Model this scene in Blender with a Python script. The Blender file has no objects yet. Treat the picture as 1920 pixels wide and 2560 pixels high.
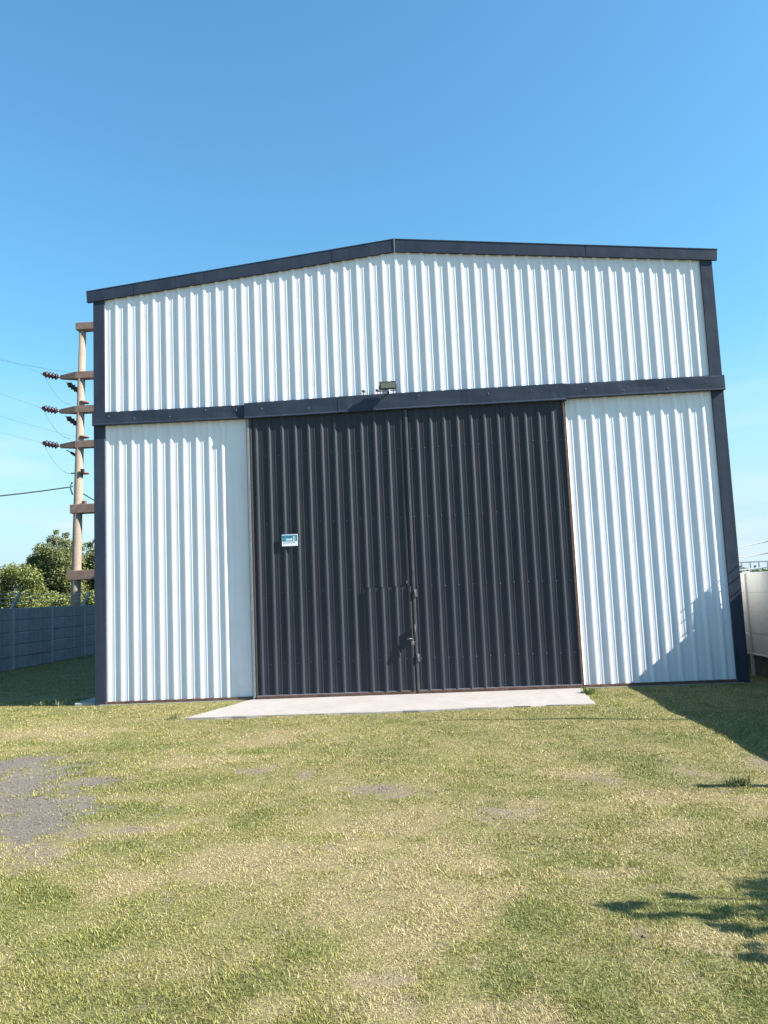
import bpy, math, random
import numpy as np
from mathutils import Matrix, Vector

rng = np.random.default_rng(7)
random.seed(7)
S = bpy.context.scene
COL = S.collection

# ------------------------------------------------------------------ camera
CAM = np.array([6.442, -14.538, 1.85])
YAW, PITCH, ROLL, FPX = .0621, .1041, -.0436, 1950.0
cy_, sy_ = math.cos(YAW), math.sin(YAW)
FW = np.array([-sy_*math.cos(PITCH), cy_*math.cos(PITCH), math.sin(PITCH)])
_rt = np.array([cy_, sy_, 0.0]); _up = np.cross(_rt, FW)
RT = math.cos(ROLL)*_rt + math.sin(ROLL)*_up
UP = -math.sin(ROLL)*_rt + math.cos(ROLL)*_up
cd = bpy.data.cameras.new('camera'); cam = bpy.data.objects.new('camera', cd); COL.objects.link(cam)
cd.sensor_fit = 'HORIZONTAL'; cd.sensor_width = 36; cd.lens = 36*FPX/1920
cd.clip_start = .05; cd.clip_end = 6000
m = Matrix.Identity(4)
for i in range(3):
    m[i][0], m[i][1], m[i][2], m[i][3] = RT[i], UP[i], -FW[i], CAM[i]
cam.matrix_world = m
S.camera = cam

# ------------------------------------------------------------------ light
SUN = np.array([1.0, -.2, .735]); SUN = SUN/np.linalg.norm(SUN)
EL = math.asin(SUN[2]); AZ = math.atan2(SUN[0], SUN[1])
W = bpy.data.worlds.new('World'); S.world = W; W.use_nodes = True
wn = W.node_tree; wn.nodes.clear()
sky = wn.nodes.new('ShaderNodeTexSky'); sky.sky_type = 'NISHITA'; sky.sun_disc = False
sky.sun_elevation = EL; sky.sun_rotation = AZ
sky.altitude = 0; sky.air_density = 1.5; sky.dust_density = .8; sky.ozone_density = 6.0
bg = wn.nodes.new('ShaderNodeBackground'); bg.inputs['Strength'].default_value = .081
wo = wn.nodes.new('ShaderNodeOutputWorld')
# a few faint wisps of high cloud low over the horizon
wtc = wn.nodes.new('ShaderNodeTexCoord'); wmp = wn.nodes.new('ShaderNodeMapping'); wmp.inputs['Scale'].default_value = (3.0, 3.0, 16.0)
wnz = wn.nodes.new('ShaderNodeTexNoise'); wnz.inputs['Scale'].default_value = 1.3; wnz.inputs['Detail'].default_value = 7; wnz.inputs['Distortion'].default_value = .6
wmr = wn.nodes.new('ShaderNodeMapRange'); wmr.inputs[1].default_value = .44; wmr.inputs[2].default_value = .72; wmr.inputs[4].default_value = .6
wsp = wn.nodes.new('ShaderNodeSeparateXYZ'); wel = wn.nodes.new('ShaderNodeMapRange'); wel.inputs[1].default_value = .27; wel.inputs[2].default_value = .14
wml = wn.nodes.new('ShaderNodeMath'); wml.operation = 'MULTIPLY'
wmx = wn.nodes.new('ShaderNodeMix'); wmx.data_type = 'RGBA'; wmx.inputs[7].default_value = (3.7, 4.2, 4.6, 1)
# pale haze band round the horizon
whz = wn.nodes.new('ShaderNodeMix'); whz.data_type = 'RGBA'; whz.inputs[7].default_value = (2.75, 3.75, 4.35, 1)
whr = wn.nodes.new('ShaderNodeMapRange'); whr.interpolation_type = 'SMOOTHSTEP'; whr.inputs[1].default_value = .33; whr.inputs[2].default_value = -.02; whr.inputs[4].default_value = .95
wn.links.new(wsp.outputs['Z'], whr.inputs[0]); wn.links.new(whr.outputs[0], whz.inputs[0])
wn.links.new(wtc.outputs['Generated'], wmp.inputs[0]); wn.links.new(wmp.outputs[0], wnz.inputs['Vector']); wn.links.new(wnz.outputs['Fac'], wmr.inputs[0])
wn.links.new(wtc.outputs['Generated'], wsp.inputs[0]); wn.links.new(wsp.outputs['Z'], wel.inputs[0])
wn.links.new(wmr.outputs[0], wml.inputs[0]); wn.links.new(wel.outputs[0], wml.inputs[1])
wn.links.new(wml.outputs[0], wmx.inputs[0]); wtn = wn.nodes.new('ShaderNodeMix'); wtn.data_type = 'RGBA'; wtn.blend_type = 'MULTIPLY'; wtn.inputs[0].default_value = 1; wtn.inputs[7].default_value = (.62, .965, 1.0, 1)
wn.links.new(sky.outputs[0], wtn.inputs[6]); wn.links.new(wtn.outputs[2], whz.inputs[6]); wn.links.new(whz.outputs[2], wmx.inputs[6]); wn.links.new(wmx.outputs[2], bg.inputs[0]); wn.links.new(bg.outputs[0], wo.inputs[0])
ld = bpy.data.lights.new('sun', 'SUN'); ld.energy = 5.0; ld.angle = math.radians(.5); ld.color = (1, .95, .87)
sun = bpy.data.objects.new('sun', ld); COL.objects.link(sun)
sun.rotation_euler = Vector(SUN).to_track_quat('Z', 'Y').to_euler()
sun.location = (30, -6, 22)
S.view_settings.view_transform = 'Standard'; S.view_settings.look = 'None'
S.view_settings.exposure = 1.52; S.view_settings.gamma = 1
S.view_settings.use_curve_mapping = False
S.render.engine = 'CYCLES'

# ------------------------------------------------------------------ helpers
def ray(u, v): return FW + RT*(u-960)/FPX - UP*(v-1280)/FPX
def onZ(u, v, z=0.0):
    d = ray(u, v); return CAM + d*((z-CAM[2])/d[2])
def onY(u, v, y=0.0):
    d = ray(u, v); return CAM + d*((y-CAM[1])/d[1])
def onX(u, v, x):
    d = ray(u, v); return CAM + d*((x-CAM[0])/d[0])

class MB:
    def __init__(s): s.v = []; s.f = []; s.smooth = []
    def add(s, vs, fs, smooth=False):
        b = len(s.v); s.v += [tuple(map(float, p)) for p in vs]
        s.f += [tuple(i+b for i in f) for f in fs]; s.smooth += [smooth]*len(fs)
    def box(s, a, b):
        x0, y0, z0 = a; x1, y1, z1 = b
        s.add([(x0,y0,z0),(x1,y0,z0),(x1,y1,z0),(x0,y1,z0),(x0,y0,z1),(x1,y0,z1),(x1,y1,z1),(x0,y1,z1)],
              [(0,3,2,1),(4,5,6,7),(0,1,5,4),(1,2,6,5),(2,3,7,6),(3,0,4,7)])
    def bbox(s, a, b, r=.006):
        """box with all edges chamfered"""
        import itertools
        a = np.array(a, float); b = np.array(b, float); lo = np.minimum(a, b); hi = np.maximum(a, b)
        r = min(r, .45*float((hi-lo).min()))
        vs = []; idx = {}
        for c in itertools.product((0, 1), repeat=3):
            for ax in range(3):
                p = [(hi[i] if c[i] else lo[i]) for i in range(3)]
                for i in range(3):
                    if i != ax: p[i] += -r if c[i] else r
                idx[(c, ax)] = len(vs); vs.append(p)
        fs = []
        for ax in range(3):
            o = [i for i in range(3) if i != ax]
            for sd in (0, 1):
                q = []
                for (p0, p1) in ((0,0),(1,0),(1,1),(0,1)):
                    c = [0,0,0]; c[ax] = sd; c[o[0]] = p0; c[o[1]] = p1; q.append(idx[(tuple(c), ax)])
                flip = (sd == 0) ^ (ax == 1)
                fs.append(tuple(q[::-1] if flip else q))
        for ax in range(3):
            o = [i for i in range(3) if i != ax]
            for p0 in (0, 1):
                for p1 in (0, 1):
                    c0 = [0,0,0]; c1 = [0,0,0]; c0[ax] = 0; c1[ax] = 1
                    for c in (c0, c1): c[o[0]] = p0; c[o[1]] = p1
                    c0, c1 = tuple(c0), tuple(c1)
                    fs.append((idx[(c0,o[0])], idx[(c1,o[0])], idx[(c1,o[1])], idx[(c0,o[1])]))
        for c in itertools.product((0, 1), repeat=3):
            fs.append((idx[(c,0)], idx[(c,1)], idx[(c,2)]))
        s.add(vs, fs)
    def prism(s, poly, y0, y1):
        """polygon in xz extruded along y"""
        n = len(poly)
        vs = [(p[0], y0, p[1]) for p in poly] + [(p[0], y1, p[1]) for p in poly]
        fs = [tuple(range(n))[::-1], tuple(range(n, 2*n))] + [(i, (i+1) % n, (i+1) % n+n, i+n) for i in range(n)]
        s.add(vs, fs)
    def tube(s, pts, r, n=8, smooth=True, cap=True):
        pts = [np.array(p, float) for p in pts]
        rr = r if hasattr(r, '__len__') else [r]*len(pts)
        vs = []
        for i, p in enumerate(pts):
            t = pts[min(i+1, len(pts)-1)] - pts[max(i-1, 0)]; t = t/(np.linalg.norm(t)+1e-9)
            a = np.array([0, 0, 1.]) if abs(t[2]) < .9 else np.array([0, 1., 0])
            u = np.cross(t, a); u /= np.linalg.norm(u); w = np.cross(t, u)
            for k in range(n):
                an = 2*math.pi*k/n; vs.append(p + rr[i]*(math.cos(an)*u + math.sin(an)*w))
        fs = [(i*n+k, i*n+(k+1) % n, (i+1)*n+(k+1) % n, (i+1)*n+k) for i in range(len(pts)-1) for k in range(n)]
        s.add(vs, fs, smooth)
        if cap:
            b = len(s.v)-len(vs)
            s.f += [tuple(b+k for k in range(n))[::-1], tuple(b+(len(pts)-1)*n+k for k in range(n))]; s.smooth += [False]*2
    def build(s, name, mat, parent=None, fix=True):
        me = bpy.data.meshes.new(name); me.from_pydata(s.v, [], s.f); me.materials.append(mat)
        me.polygons.foreach_set('use_smooth', s.smooth)
        if fix:
            import bmesh
            bm = bmesh.new(); bm.from_mesh(me); bmesh.ops.recalc_face_normals(bm, faces=bm.faces); bm.to_mesh(me); bm.free()
        o = bpy.data.objects.new(name, me); COL.objects.link(o)
        if parent: o.parent = parent; o.matrix_parent_inverse = Matrix.Translation(-world_loc(parent))
        return o
def world_loc(o):
    """where the parent's frame sits in the world; parts are modelled in world coordinates"""
    return Vector(o.location) if o.type == 'EMPTY' else Vector((0, 0, 0))
def tag(o, label=None, cat=None, group=None, kind=None):
    if label: o['label'] = label
    if cat: o['category'] = cat
    if group: o['group'] = group
    if kind: o['kind'] = kind
    return o
def thing(name, loc, label, cat, group=None):
    o = bpy.data.objects.new(name, None); o.empty_display_size = .2; o.location = loc; COL.objects.link(o)
    return tag(o, label, cat, group)
def part(name, mesh, parent, loc=(0, 0, 0), rot=(0, 0, 0)):
    """a further part that shares mesh data; loc in world coordinates"""
    o = bpy.data.objects.new(name, mesh); COL.objects.link(o); o.parent = parent
    o.matrix_parent_inverse = Matrix.Translation(-world_loc(parent)); o.location = loc; o.rotation_euler = rot
    return o

# ------------------------------------------------------------------ materials
def mat(name, col, rough=.6, spec=.5, metal=0., noise=None, bump=None, streak=None, coat=0.):
    """noise=(scale, other colour, amount); bump=(scale, strength, distance); streak = dirt running down"""
    M = bpy.data.materials.new(name); M.use_nodes = True
    t = M.node_tree; b = t.nodes['Principled BSDF']; L = t.links
    b.inputs['Roughness'].default_value = rough; b.inputs['Specular IOR Level'].default_value = spec
    b.inputs['Metallic'].default_value = metal
    if coat: b.inputs['Coat Weight'].default_value = coat
    tc = t.nodes.new('ShaderNodeTexCoord')
    src = None
    def rgb(c):
        n = t.nodes.new('ShaderNodeRGB'); n.outputs[0].default_value = (*c, 1); return n.outputs[0]
    cur = rgb(col)
    def mixc(fac, a, c):
        n = t.nodes.new('ShaderNodeMix'); n.data_type = 'RGBA'
        L.new(fac, n.inputs[0]); L.new(a, n.inputs[6]); L.new(c, n.inputs[7]); return n.outputs[2]
    def noisefac(scale, lo, hi, vec=None, detail=6):
        n = t.nodes.new('ShaderNodeTexNoise'); n.inputs['Scale'].default_value = scale; n.inputs['Detail'].default_value = detail
        L.new(vec if vec is not None else tc.outputs['Object'], n.inputs['Vector'])
        r = t.nodes.new('ShaderNodeMapRange'); r.inputs[1].default_value = lo; r.inputs[2].default_value = hi
        L.new(n.outputs['Fac'], r.inputs[0]); return r.outputs[0], n.outputs['Fac']
    for (sc, c2, amt) in (noise or []):
        f, _ = noisefac(sc, .5-.25/amt*.5, .5+.25/amt*.5) if False else noisefac(sc, .38, .70)
        mu = t.nodes.new('ShaderNodeMath'); mu.operation = 'MULTIPLY'; mu.inputs[1].default_value = amt; L.new(f, mu.inputs[0])
        cur = mixc(mu.outputs[0], cur, rgb(c2))
    if streak:
        mp = t.nodes.new('ShaderNodeMapping'); mp.inputs['Scale'].default_value = (1, 1, .06); L.new(tc.outputs['Object'], mp.inputs[0])
        f, _ = noisefac(streak[0], .48, .75, mp.outputs[0], 4)
        mu = t.nodes.new('ShaderNodeMath'); mu.operation = 'MULTIPLY'; mu.inputs[1].default_value = streak[2]; L.new(f, mu.inputs[0])
        cur = mixc(mu.outputs[0], cur, rgb(streak[1]))
    L.new(cur, b.inputs['Base Color'])
    prev = None
    for (sc, st, dist) in (bump or []):
        _, raw = noisefac(sc, .3, .7)
        bp = t.nodes.new('ShaderNodeBump'); bp.inputs['Strength'].default_value = st; bp.inputs['Distance'].default_value = dist
        L.new(raw, bp.inputs['Height'])
        if prev: L.new(prev, bp.inputs['Normal'])
        prev = bp.outputs[0]
    if prev: L.new(prev, b.inputs['Normal'])
    return M

M_white = mat('white_sheet_paint', (.67, .685, .745), .38, .45, bump=[(1.3, .25, .02), (7, .12, .004)],
              noise=[(2.5, (.60, .61, .66), .5)], streak=(14, (.55, .55, .53), .35))
M_black = mat('charcoal_sheet_paint', (.026, .030, .041), .5, .18, bump=[(1.5, .2, .015), (8, .1, .003)],
              noise=[(3, (.033, .036, .046), .6)], streak=(12, (.052, .053, .057), .4))
M_trim = mat('charcoal_trim_paint', (.025, .035, .057), .5, .16, bump=[(1.7, .5, .03), (5, .25, .008)],
             noise=[(2.2, (.036, .047, .070), .8)], streak=(9, (.06, .066, .078), .3))
M_hem = mat('bare_trim_edge', (.22, .22, .25), .45, .5, metal=.3, noise=[(20, (.12, .1, .1), .7)])
M_rust = mat('rusty_steel', (.10, .058, .045), .75, .3, noise=[(8, (.20, .12, .09), .8), (40, (.05, .035, .03), .6)])
M_steel = mat('dull_steel', (.22, .22, .23), .5, .5, metal=.5, noise=[(25, (.12, .10, .09), .7)])
M_jamb = mat('grey_jamb_paint', (.16, .18, .20), .5, .4, noise=[(8, (.22, .24, .26), .6)])
M_hinge = mat('painted_hinge_steel', (.09, .095, .10), .5, .4, noise=[(20, (.14, .13, .12), .6)])
M_zinc = mat('zinc_screw', (.42, .42, .41), .5, .5, noise=[(60, (.25, .24, .23), .8)])
M_darksteel = mat('dark_steel', (.035, .036, .04), .5, .5, noise=[(25, (.09, .06, .05), .6)])
M_apron = mat('apron_concrete', (.345, .31, .295), .85, .3, noise=[(.8, (.40, .365, .35), .8), (1.7, (.285, .245, .215), .45), (7, (.27, .235, .21), .5), (90, (.27, .24, .22), .45)],
              bump=[(60, .3, .004), (5, .3, .01)])
M_conc = mat('grey_concrete', (.30, .29, .27), .9, .2, noise=[(4, (.38, .36, .33), .7), (40, (.22, .21, .20), .4)], bump=[(40, .35, .004)])
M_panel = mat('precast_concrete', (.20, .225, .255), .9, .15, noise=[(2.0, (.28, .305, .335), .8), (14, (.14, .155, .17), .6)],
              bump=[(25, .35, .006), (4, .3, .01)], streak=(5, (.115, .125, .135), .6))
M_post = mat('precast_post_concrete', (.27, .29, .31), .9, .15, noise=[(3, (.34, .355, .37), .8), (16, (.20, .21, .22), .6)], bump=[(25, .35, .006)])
M_panelw = mat('whitewashed_precast', (.52, .50, .45), .85, .25, noise=[(2.0, (.58, .565, .51), .7), (16, (.42, .40, .35), .4)],
               bump=[(25, .3, .004)], streak=(5, (.42, .41, .37), .5))
M_base = mat('dark_concrete_base', (.10, .10, .085), .95, .2, noise=[(6, (.17, .16, .14), .7)], bump=[(20, .4, .01)])  # darker concrete tone for the set-back panels below the ledge
M_pole = mat('pole_concrete', (.255, .205, .16), .85, .2, noise=[(3, (.31, .255, .20), .7), (18, (.18, .145, .12), .6)], bump=[(30, .3, .004)], streak=(7, (.19, .16, .14), .5))
M_arm = mat('crossarm_concrete', (.20, .14, .11), .9, .2, noise=[(5, (.28, .20, .165), .8), (22, (.12, .085, .075), .6)], bump=[(30, .4, .005)])
M_ins = mat('brown_porcelain', (.028, .016, .026), .3, .45, noise=[(12, (.05, .024, .032), .6)])
M_wire = mat('weathered_wire', (.10, .11, .12), .8, .2)
M_barb = mat('galvanised_barbed_wire', (.40, .42, .44), .6, .3)
M_cable = mat('dark_cable', (.035, .05, .05), .6, .4)
M_roof = mat('roof_sheet', (.60, .62, .63), .4, .5, noise=[(2, (.52, .54, .55), .6)])
M_bark = mat('bark', (.11, .085, .065), .9, .2, noise=[(14, (.17, .14, .11), .8)], bump=[(30, .5, .01)])
M_lens = mat('floodlight_glass', (.135, .135, .10), .25, .4, noise=[(30, (.18, .175, .13), .5)])
M_fblack = mat('black_lamp_housing', (.02, .02, .022), .4, .5)
M_pink = mat('faded_plastic', (.55, .42, .40), .6, .4, noise=[(60, (.35, .2, .18), .6)])
M_swhite = mat('sign_white', (.72, .74, .76), .4, .5)
M_sblue = mat('sign_teal', (.05, .26, .36), .4, .5, noise=[(40, (.07, .31, .40), .5)])
M_sdark = mat('sign_dark_teal', (.025, .13, .18), .4, .5)
M_sgrey = mat('sign_grey_print', (.34, .38, .42), .5, .4)
M_rail = mat('far_blue_grey_rail', (.26, .29, .34), .6, .4)

def leafmat(name):
    M = bpy.data.materials.new(name); M.use_nodes = True
    t = M.node_tree; t.nodes.clear(); L = t.links
    at = t.nodes.new('ShaderNodeAttribute'); at.attribute_name = 'Col'
    d = t.nodes.new('ShaderNodeBsdfDiffuse'); tr = t.nodes.new('ShaderNodeBsdfTranslucent'); gl = t.nodes.new('ShaderNodeBsdfGlossy')
    gl.inputs['Roughness'].default_value = .5; gl.inputs['Color'].default_value = (.5, .5, .5, 1)
    mx = t.nodes.new('ShaderNodeMixShader'); mx.inputs[0].default_value = .22
    m2 = t.nodes.new('ShaderNodeMixShader'); m2.inputs[0].default_value = .05
    o = t.nodes.new('ShaderNodeOutputMaterial')
    L.new(at.outputs['Color'], d.inputs[0]); L.new(at.outputs['Color'], tr.inputs[0])
    L.new(d.outputs[0], mx.inputs[1]); L.new(tr.outputs[0], mx.inputs[2])
    L.new(mx.outputs[0], m2.inputs[1]); L.new(gl.outputs[0], m2.inputs[2]); L.new(m2.outputs[0], o.inputs[0])
    return M
M_grass = leafmat('grass_blade'); M_leaf = leafmat('leaf')

def fast_mesh(name, V, loops, starts, totals, colv, mat_, parent=None):
    me = bpy.data.meshes.new(name)
    me.vertices.add(len(V)); me.vertices.foreach_set('co', V.astype(np.float32).ravel())
    me.loops.add(len(loops)); me.loops.foreach_set('vertex_index', loops.astype(np.int32))
    me.polygons.add(len(starts)); me.polygons.foreach_set('loop_start', starts.astype(np.int32))
    me.polygons.foreach_set('loop_total', totals.astype(np.int32))
    me.update(calc_edges=True)
    if colv is not None:
        a = me.attributes.new('Col', 'FLOAT_COLOR', 'POINT')
        c4 = np.ones((len(V), 4), np.float32); c4[:, :3] = colv; a.data.foreach_set('color', c4.ravel())
    me.materials.append(mat_)
    o = bpy.data.objects.new(name, me); COL.objects.link(o)
    if parent: o.parent = parent; o.matrix_parent_inverse = Matrix.Translation(-world_loc(parent))
    return o

# ------------------------------------------------------------------ lawn fields (world-space)
def vnoise(x, y, seed=0):
    r = np.random.default_rng(seed); T = r.random((256, 256))
    xi = np.floor(x).astype(int); yi = np.floor(y).astype(int); fx = x-xi; fy = y-yi
    fx = fx*fx*(3-2*fx); fy = fy*fy*(3-2*fy)
    g = lambda a, b: T[a % 256, b % 256]
    return (g(xi, yi)*(1-fx)+g(xi+1, yi)*fx)*(1-fy)+(g(xi, yi+1)*(1-fx)+g(xi+1, yi+1)*fx)*fy
def fbm(x, y, seed=0, oct=4):
    s = 0; a = .5; tot = 0
    for k in range(oct):
        s = s+a*vnoise(x*2**k+17.3*k, y*2**k+5.1*k, seed+k); tot += a; a *= .55
    return s/tot
def ell(lst):
    out = []
    for (u, v, du, dv) in lst:
        c = onZ(u, v); d = (c-CAM)@FW
        y0, y1 = onZ(u, v+dv)[1], onZ(u, v-dv)[1]
        out.append((c[0], c[1], du*d/FPX, max(.08, (y1-y0)/2)))
    return out
GREEN = ell([(463,1955,110,16),(289,2024,140,20),(642,2047,40,20),(202,1911,45,10),(23,1963,28,10),(665,1874,70,22),(318,2111,90,12),(290,1862,70,12),
             (1454,2470,100,65),(1897,2496,60,60),(1724,2265,140,32),(1573,1918,80,22),(231,2350,120,32),(80,2265,130,45),(1330,2290,60,40),(760,2380,60,40),
             (1500,1740,40,25),(1700,1850,50,14),(620,2480,90,40),(1250,2440,60,40)])
DRY = ell([(492,1902,120,14),(347,2076,70,14),(910,2130,100,28),(1045,2238,150,60),(1006,2342,100,45),(950,2450,95,32),(990,2520,95,32),(1190,2540,75,38),
           (1434,1922,90,14),(1666,1987,120,17),(1666,2076,65,20),(1780,2350,115,32),(1369,2527,65,42),(1357,2026,70,34),(1000,2190,120,50),(1090,2300,95,45),(960,2060,110,30),(1100,2120,90,30),(620,2160,160,40),(820,2240,60,30),
           (300,2200,120,25),(140,1830,130,14),(1880,2000,50,18),(700,1840,120,16),(1200,2160,70,25),(1540,2180,90,20)])
BARE = ell([(642,1926,44,11),(914,1978,64,15),(968,1976,110,14),(1257,2026,62,22),(1511,1945,60,13),(1735,1933,62,22),(1882,1902,46,22),(1596,2338,24,15),
            (180,2076,160,34),(70,2140,120,30),(764,1937,32,10),(347,2076,60,10),(950,2450,55,16)])
GRAVEL = ell([(30,1913,95,24),(225,1948,95,15),(90,1998,185,40),(20,2060,135,70),(-60,2000,150,110)])
def field(E, x, y, warp=.25, seed=3):
    wx = (fbm(x*2.1, y*2.1, seed)-.5)*warp*4; wy = (fbm(x*2.1+40, y*2.1+9, seed+5)-.5)*warp*4
    f = np.zeros_like(x)
    for (cx, cyy, rx, ry) in E:
        q = ((x+wx*min(1, rx*1.6)-cx)/rx)**2+((y+wy*min(1, ry*1.6)-cyy)/ry)**2
        f = np.maximum(f, np.exp(-q**1.3*.8))
    return f
def lawn(x, y):
    g = field(GREEN, x, y, .3, 3); d = field(DRY, x, y, .35, 11); b = field(BARE, x, y, .3, 23); gr = field(GRAVEL, x, y, .22, 31)
    n1 = fbm(x*.55, y*.55, 41); n2 = fbm(x*2.6, y*2.6, 51, 3); n3 = fbm(x*9, y*9, 61, 2)
    green = np.clip(.34+.7*(n1-.5)+.7*(n2-.5)+.5*g-.5*d, 0, 1)
    dry = np.clip(.25+.95*d+1.0*(n3-.5)+.7*(.5-n2)-.35*g, 0, 1)
    n4 = fbm(x*15, y*15, 67, 3)
    bare = np.clip(np.maximum(b*.9*(.1+1.1*n3+1.2*(n4-.4)), 0)+.5*np.clip(n3*n2-.42, 0, 1)*2, 0, .85)
    gr = np.clip((gr-.22+.75*(n3-.5)+.5*(n2-.5)+.8*(n4-.5))*1.7, 0, 1)
    return green, dry, bare, gr
GREEN_C = np.array([.168, .192, .044]); YEL_C = np.array([.315, .286, .076]); STRAW_C = np.array([.45, .365, .19])

# ------------------------------------------------------------------ ground
def axis(lo, hi, step, far):
    a = list(np.arange(lo, hi+1e-6, step)); s = step; v = hi
    while v < far: s *= 1.35; v += s; a.append(v)
    s = step; v = lo
    while v > -far: s *= 1.35; v -= s; a.insert(0, v)
    return np.array(a)
gx = axis(-1.5, 13.2, .06, 2500); gy = axis(-12.2, .6, .06, 2500)
X, Y = np.meshgrid(gx, gy); xf = X.ravel(); yf = Y.ravel()
green, dry, bare, gr = lawn(xf, yf)
near = (xf > -9) & (xf < 20) & (yf > -20) & (yf < 30)
def hgt(x, y):
    k = np.clip((-y-.4)/1.5, 0, 1)*((x > -30) & (x < 40) & (y > -40))
    return ((fbm(x*.7, y*.7, 71, 3)-.5)*.07-.01)*k
zf = hgt(xf, yf)+np.where(near, -.012*gr, 0)
soil = np.array([.17, .148, .066])*np.ones((len(xf), 1))
soil = soil*(1-green[:, None]*.5)+np.array([.10, .12, .038])*green[:, None]*.5
dr = np.clip(dry, 0, 1)[:, None]; soil = soil*(1-.6*dr)+np.array([.225, .175, .10])*.6*dr
br = bare[:, None]; soil = soil*(1-br)+np.array([.165, .132, .10])*br
gv = gr[:, None]; soil = soil*(1-gv)+np.array([.142, .121, .102])*gv
nx, ny = len(gx), len(gy)
ii = (np.arange(ny-1)[:, None]*nx+np.arange(nx-1)[None, :]).ravel()
loops = np.stack([ii, ii+1, ii+1+nx, ii+nx], 1).ravel()
M_ground = bpy.data.materials.new('lawn_soil'); M_ground.use_nodes = True
t = M_ground.node_tree; b = t.nodes['Principled BSDF']; b.inputs['Roughness'].default_value = .95; b.inputs['Specular IOR Level'].default_value = .15
at = t.nodes.new('ShaderNodeAttribute'); at.attribute_name = 'Col'
tc = t.nodes.new('ShaderNodeTexCoord'); n = t.nodes.new('ShaderNodeTexNoise'); n.inputs['Scale'].default_value = 55; n.inputs['Detail'].default_value = 8
t.links.new(tc.outputs['Object'], n.inputs['Vector'])
mr = t.nodes.new('ShaderNodeMapRange'); mr.inputs[1].default_value = .3; mr.inputs[2].default_value = .7; mr.inputs[3].default_value = .6; mr.inputs[4].default_value = 1.4
t.links.new(n.outputs['Fac'], mr.inputs[0])
vm = t.nodes.new('ShaderNodeVectorMath'); vm.operation = 'SCALE'; t.links.new(at.outputs['Color'], vm.inputs[0]); t.links.new(mr.outputs[0], vm.inputs['Scale'])
t.links.new(vm.outputs[0], b.inputs['Base Color'])
bp = t.nodes.new('ShaderNodeBump'); bp.inputs['Strength'].default_value = .7; bp.inputs['Distance'].default_value = .012
t.links.new(n.outputs['Fac'], bp.inputs['Height']); t.links.new(bp.outputs[0], b.inputs['Normal'])
g = fast_mesh('ground', np.stack([xf, yf, zf], 1), loops, np.arange(len(ii))*4, np.full(len(ii), 4), soil, M_ground)
tag(g, 'patchy ground under the lawn with bare grey earth spots', None, None, 'structure')

# concrete apron and side strip
def slab(name, poly, z0, z1, mat_):
    mb = MB(); n = len(poly); r = .012
    c = np.mean(np.array(poly), 0)
    ins = [tuple(np.array(p)+(c-np.array(p))/np.linalg.norm(c-np.array(p))*r) for p in poly]
    vs = [(p[0], p[1], z0) for p in poly]+[(p[0], p[1], z1-r) for p in poly]+[(p[0], p[1], z1) for p in ins]
    fs = [(i, (i+1) % n, (i+1) % n+n, i+n) for i in range(n)]+[(i+n, (i+1) % n+n, (i+1) % n+2*n, i+2*n) for i in range(n)]+[tuple(range(2*n, 3*n))]
    mb.add(vs, fs); return mb.build(name, mat_)
ap = []
def edge(p, q, k, amp):
    for i in range(k):
        f = i/k; w = (random.random()-.5)*amp if i else 0
        d = np.array(q)-np.array(p); nrm = np.array([-d[1], d[0]])/np.linalg.norm(d)
        ap.append(tuple(np.array(p)+d*f+nrm*w))
edge((2.36, -2.10), (8.80, -2.04), 26, .05); edge((8.80, -2.04), (8.93, -.15), 10, .05); edge((8.93, -.15), (2.95, -.15), 1, 0); edge((2.95, -.15), (2.36, -2.10), 9, .05)
APRON = np.array(ap)
tag(slab('concrete_apron', ap, -.08, .022, M_apron), 'pale concrete apron in front of the dark double doors', None, None, 'structure')
tag(slab('side_pavement', [(-.45, .02), (0, .02), (0, 22), (-.45, 22)], -.08, .05, M_conc), 'narrow concrete strip along the left side of the shed', None, None, 'structure')

# ------------------------------------------------------------------ the shed
WID, LEN, HE, HR, XR = 11.9, 22.0, 7.95, 8.56, 5.96
shed = thing('metal_shed', (WID/2, 0, 0), 'large white corrugated metal shed with charcoal trim and dark double doors', 'shed')
P = .2525; RH = .0225
def profile(a, b, phase, fl=.033):
    pts = [(a, None), (b, None)]
    k0 = int(math.floor((a-phase)/P))-1; k1 = int(math.ceil((b-phase)/P))+1
    base = []
    for k in range(k0, k1+1):
        c = phase+k*P
        base += [(c-.043, 0), (c-.003, RH-.001), (c+.001, RH), (c+.027, RH), (c+.031, RH-.001), (c+.031+fl, 0), (c+.118, 0), (c+.126, .0032), (c+.138, .0032), (c+.146, 0)]
    bx = [q[0] for q in base]; by = [q[1] for q in base]
    out = [(a, float(np.interp(a, bx, by)))]+[q for q in base if a < q[0] < b]+[(b, float(np.interp(b, bx, by)))]
    return out
def corrugated(a, b, phase, z0, z1, put, flat=False, fl=.033):
    """put(u, depth, z) -> world point; z0, z1 numbers or functions of u"""
    mb = MB(); pr = profile(a, b, phase, fl) if not flat else [(a, 0), (a+.06, 0), (a+.065, .003), (a+.075, .003), (a+.08, 0), (b-.2, 0), (b-.195, .003), (b-.185, .003), (b-.18, 0), (b, 0)]
    f0 = z0 if callable(z0) else (lambda u: z0); f1 = z1 if callable(z1) else (lambda u: z1)
    nz = 7; vs = []; fs = []; n = len(pr)
    for j in range(nz):
        for (u, d) in pr:
            z = f0(u)+(f1(u)-f0(u))*j/(nz-1)
            vs.append(put(u, d, z))
    for j in range(nz-1):
        for i in range(n-1):
            fs.append((j*n+i, j*n+i+1, (j+1)*n+i+1, (j+1)*n+i))
    mb.add(vs, fs); return mb
def roofz(x): return HE+(HR-HE)*(1-abs(x-XR)/XR)
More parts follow.
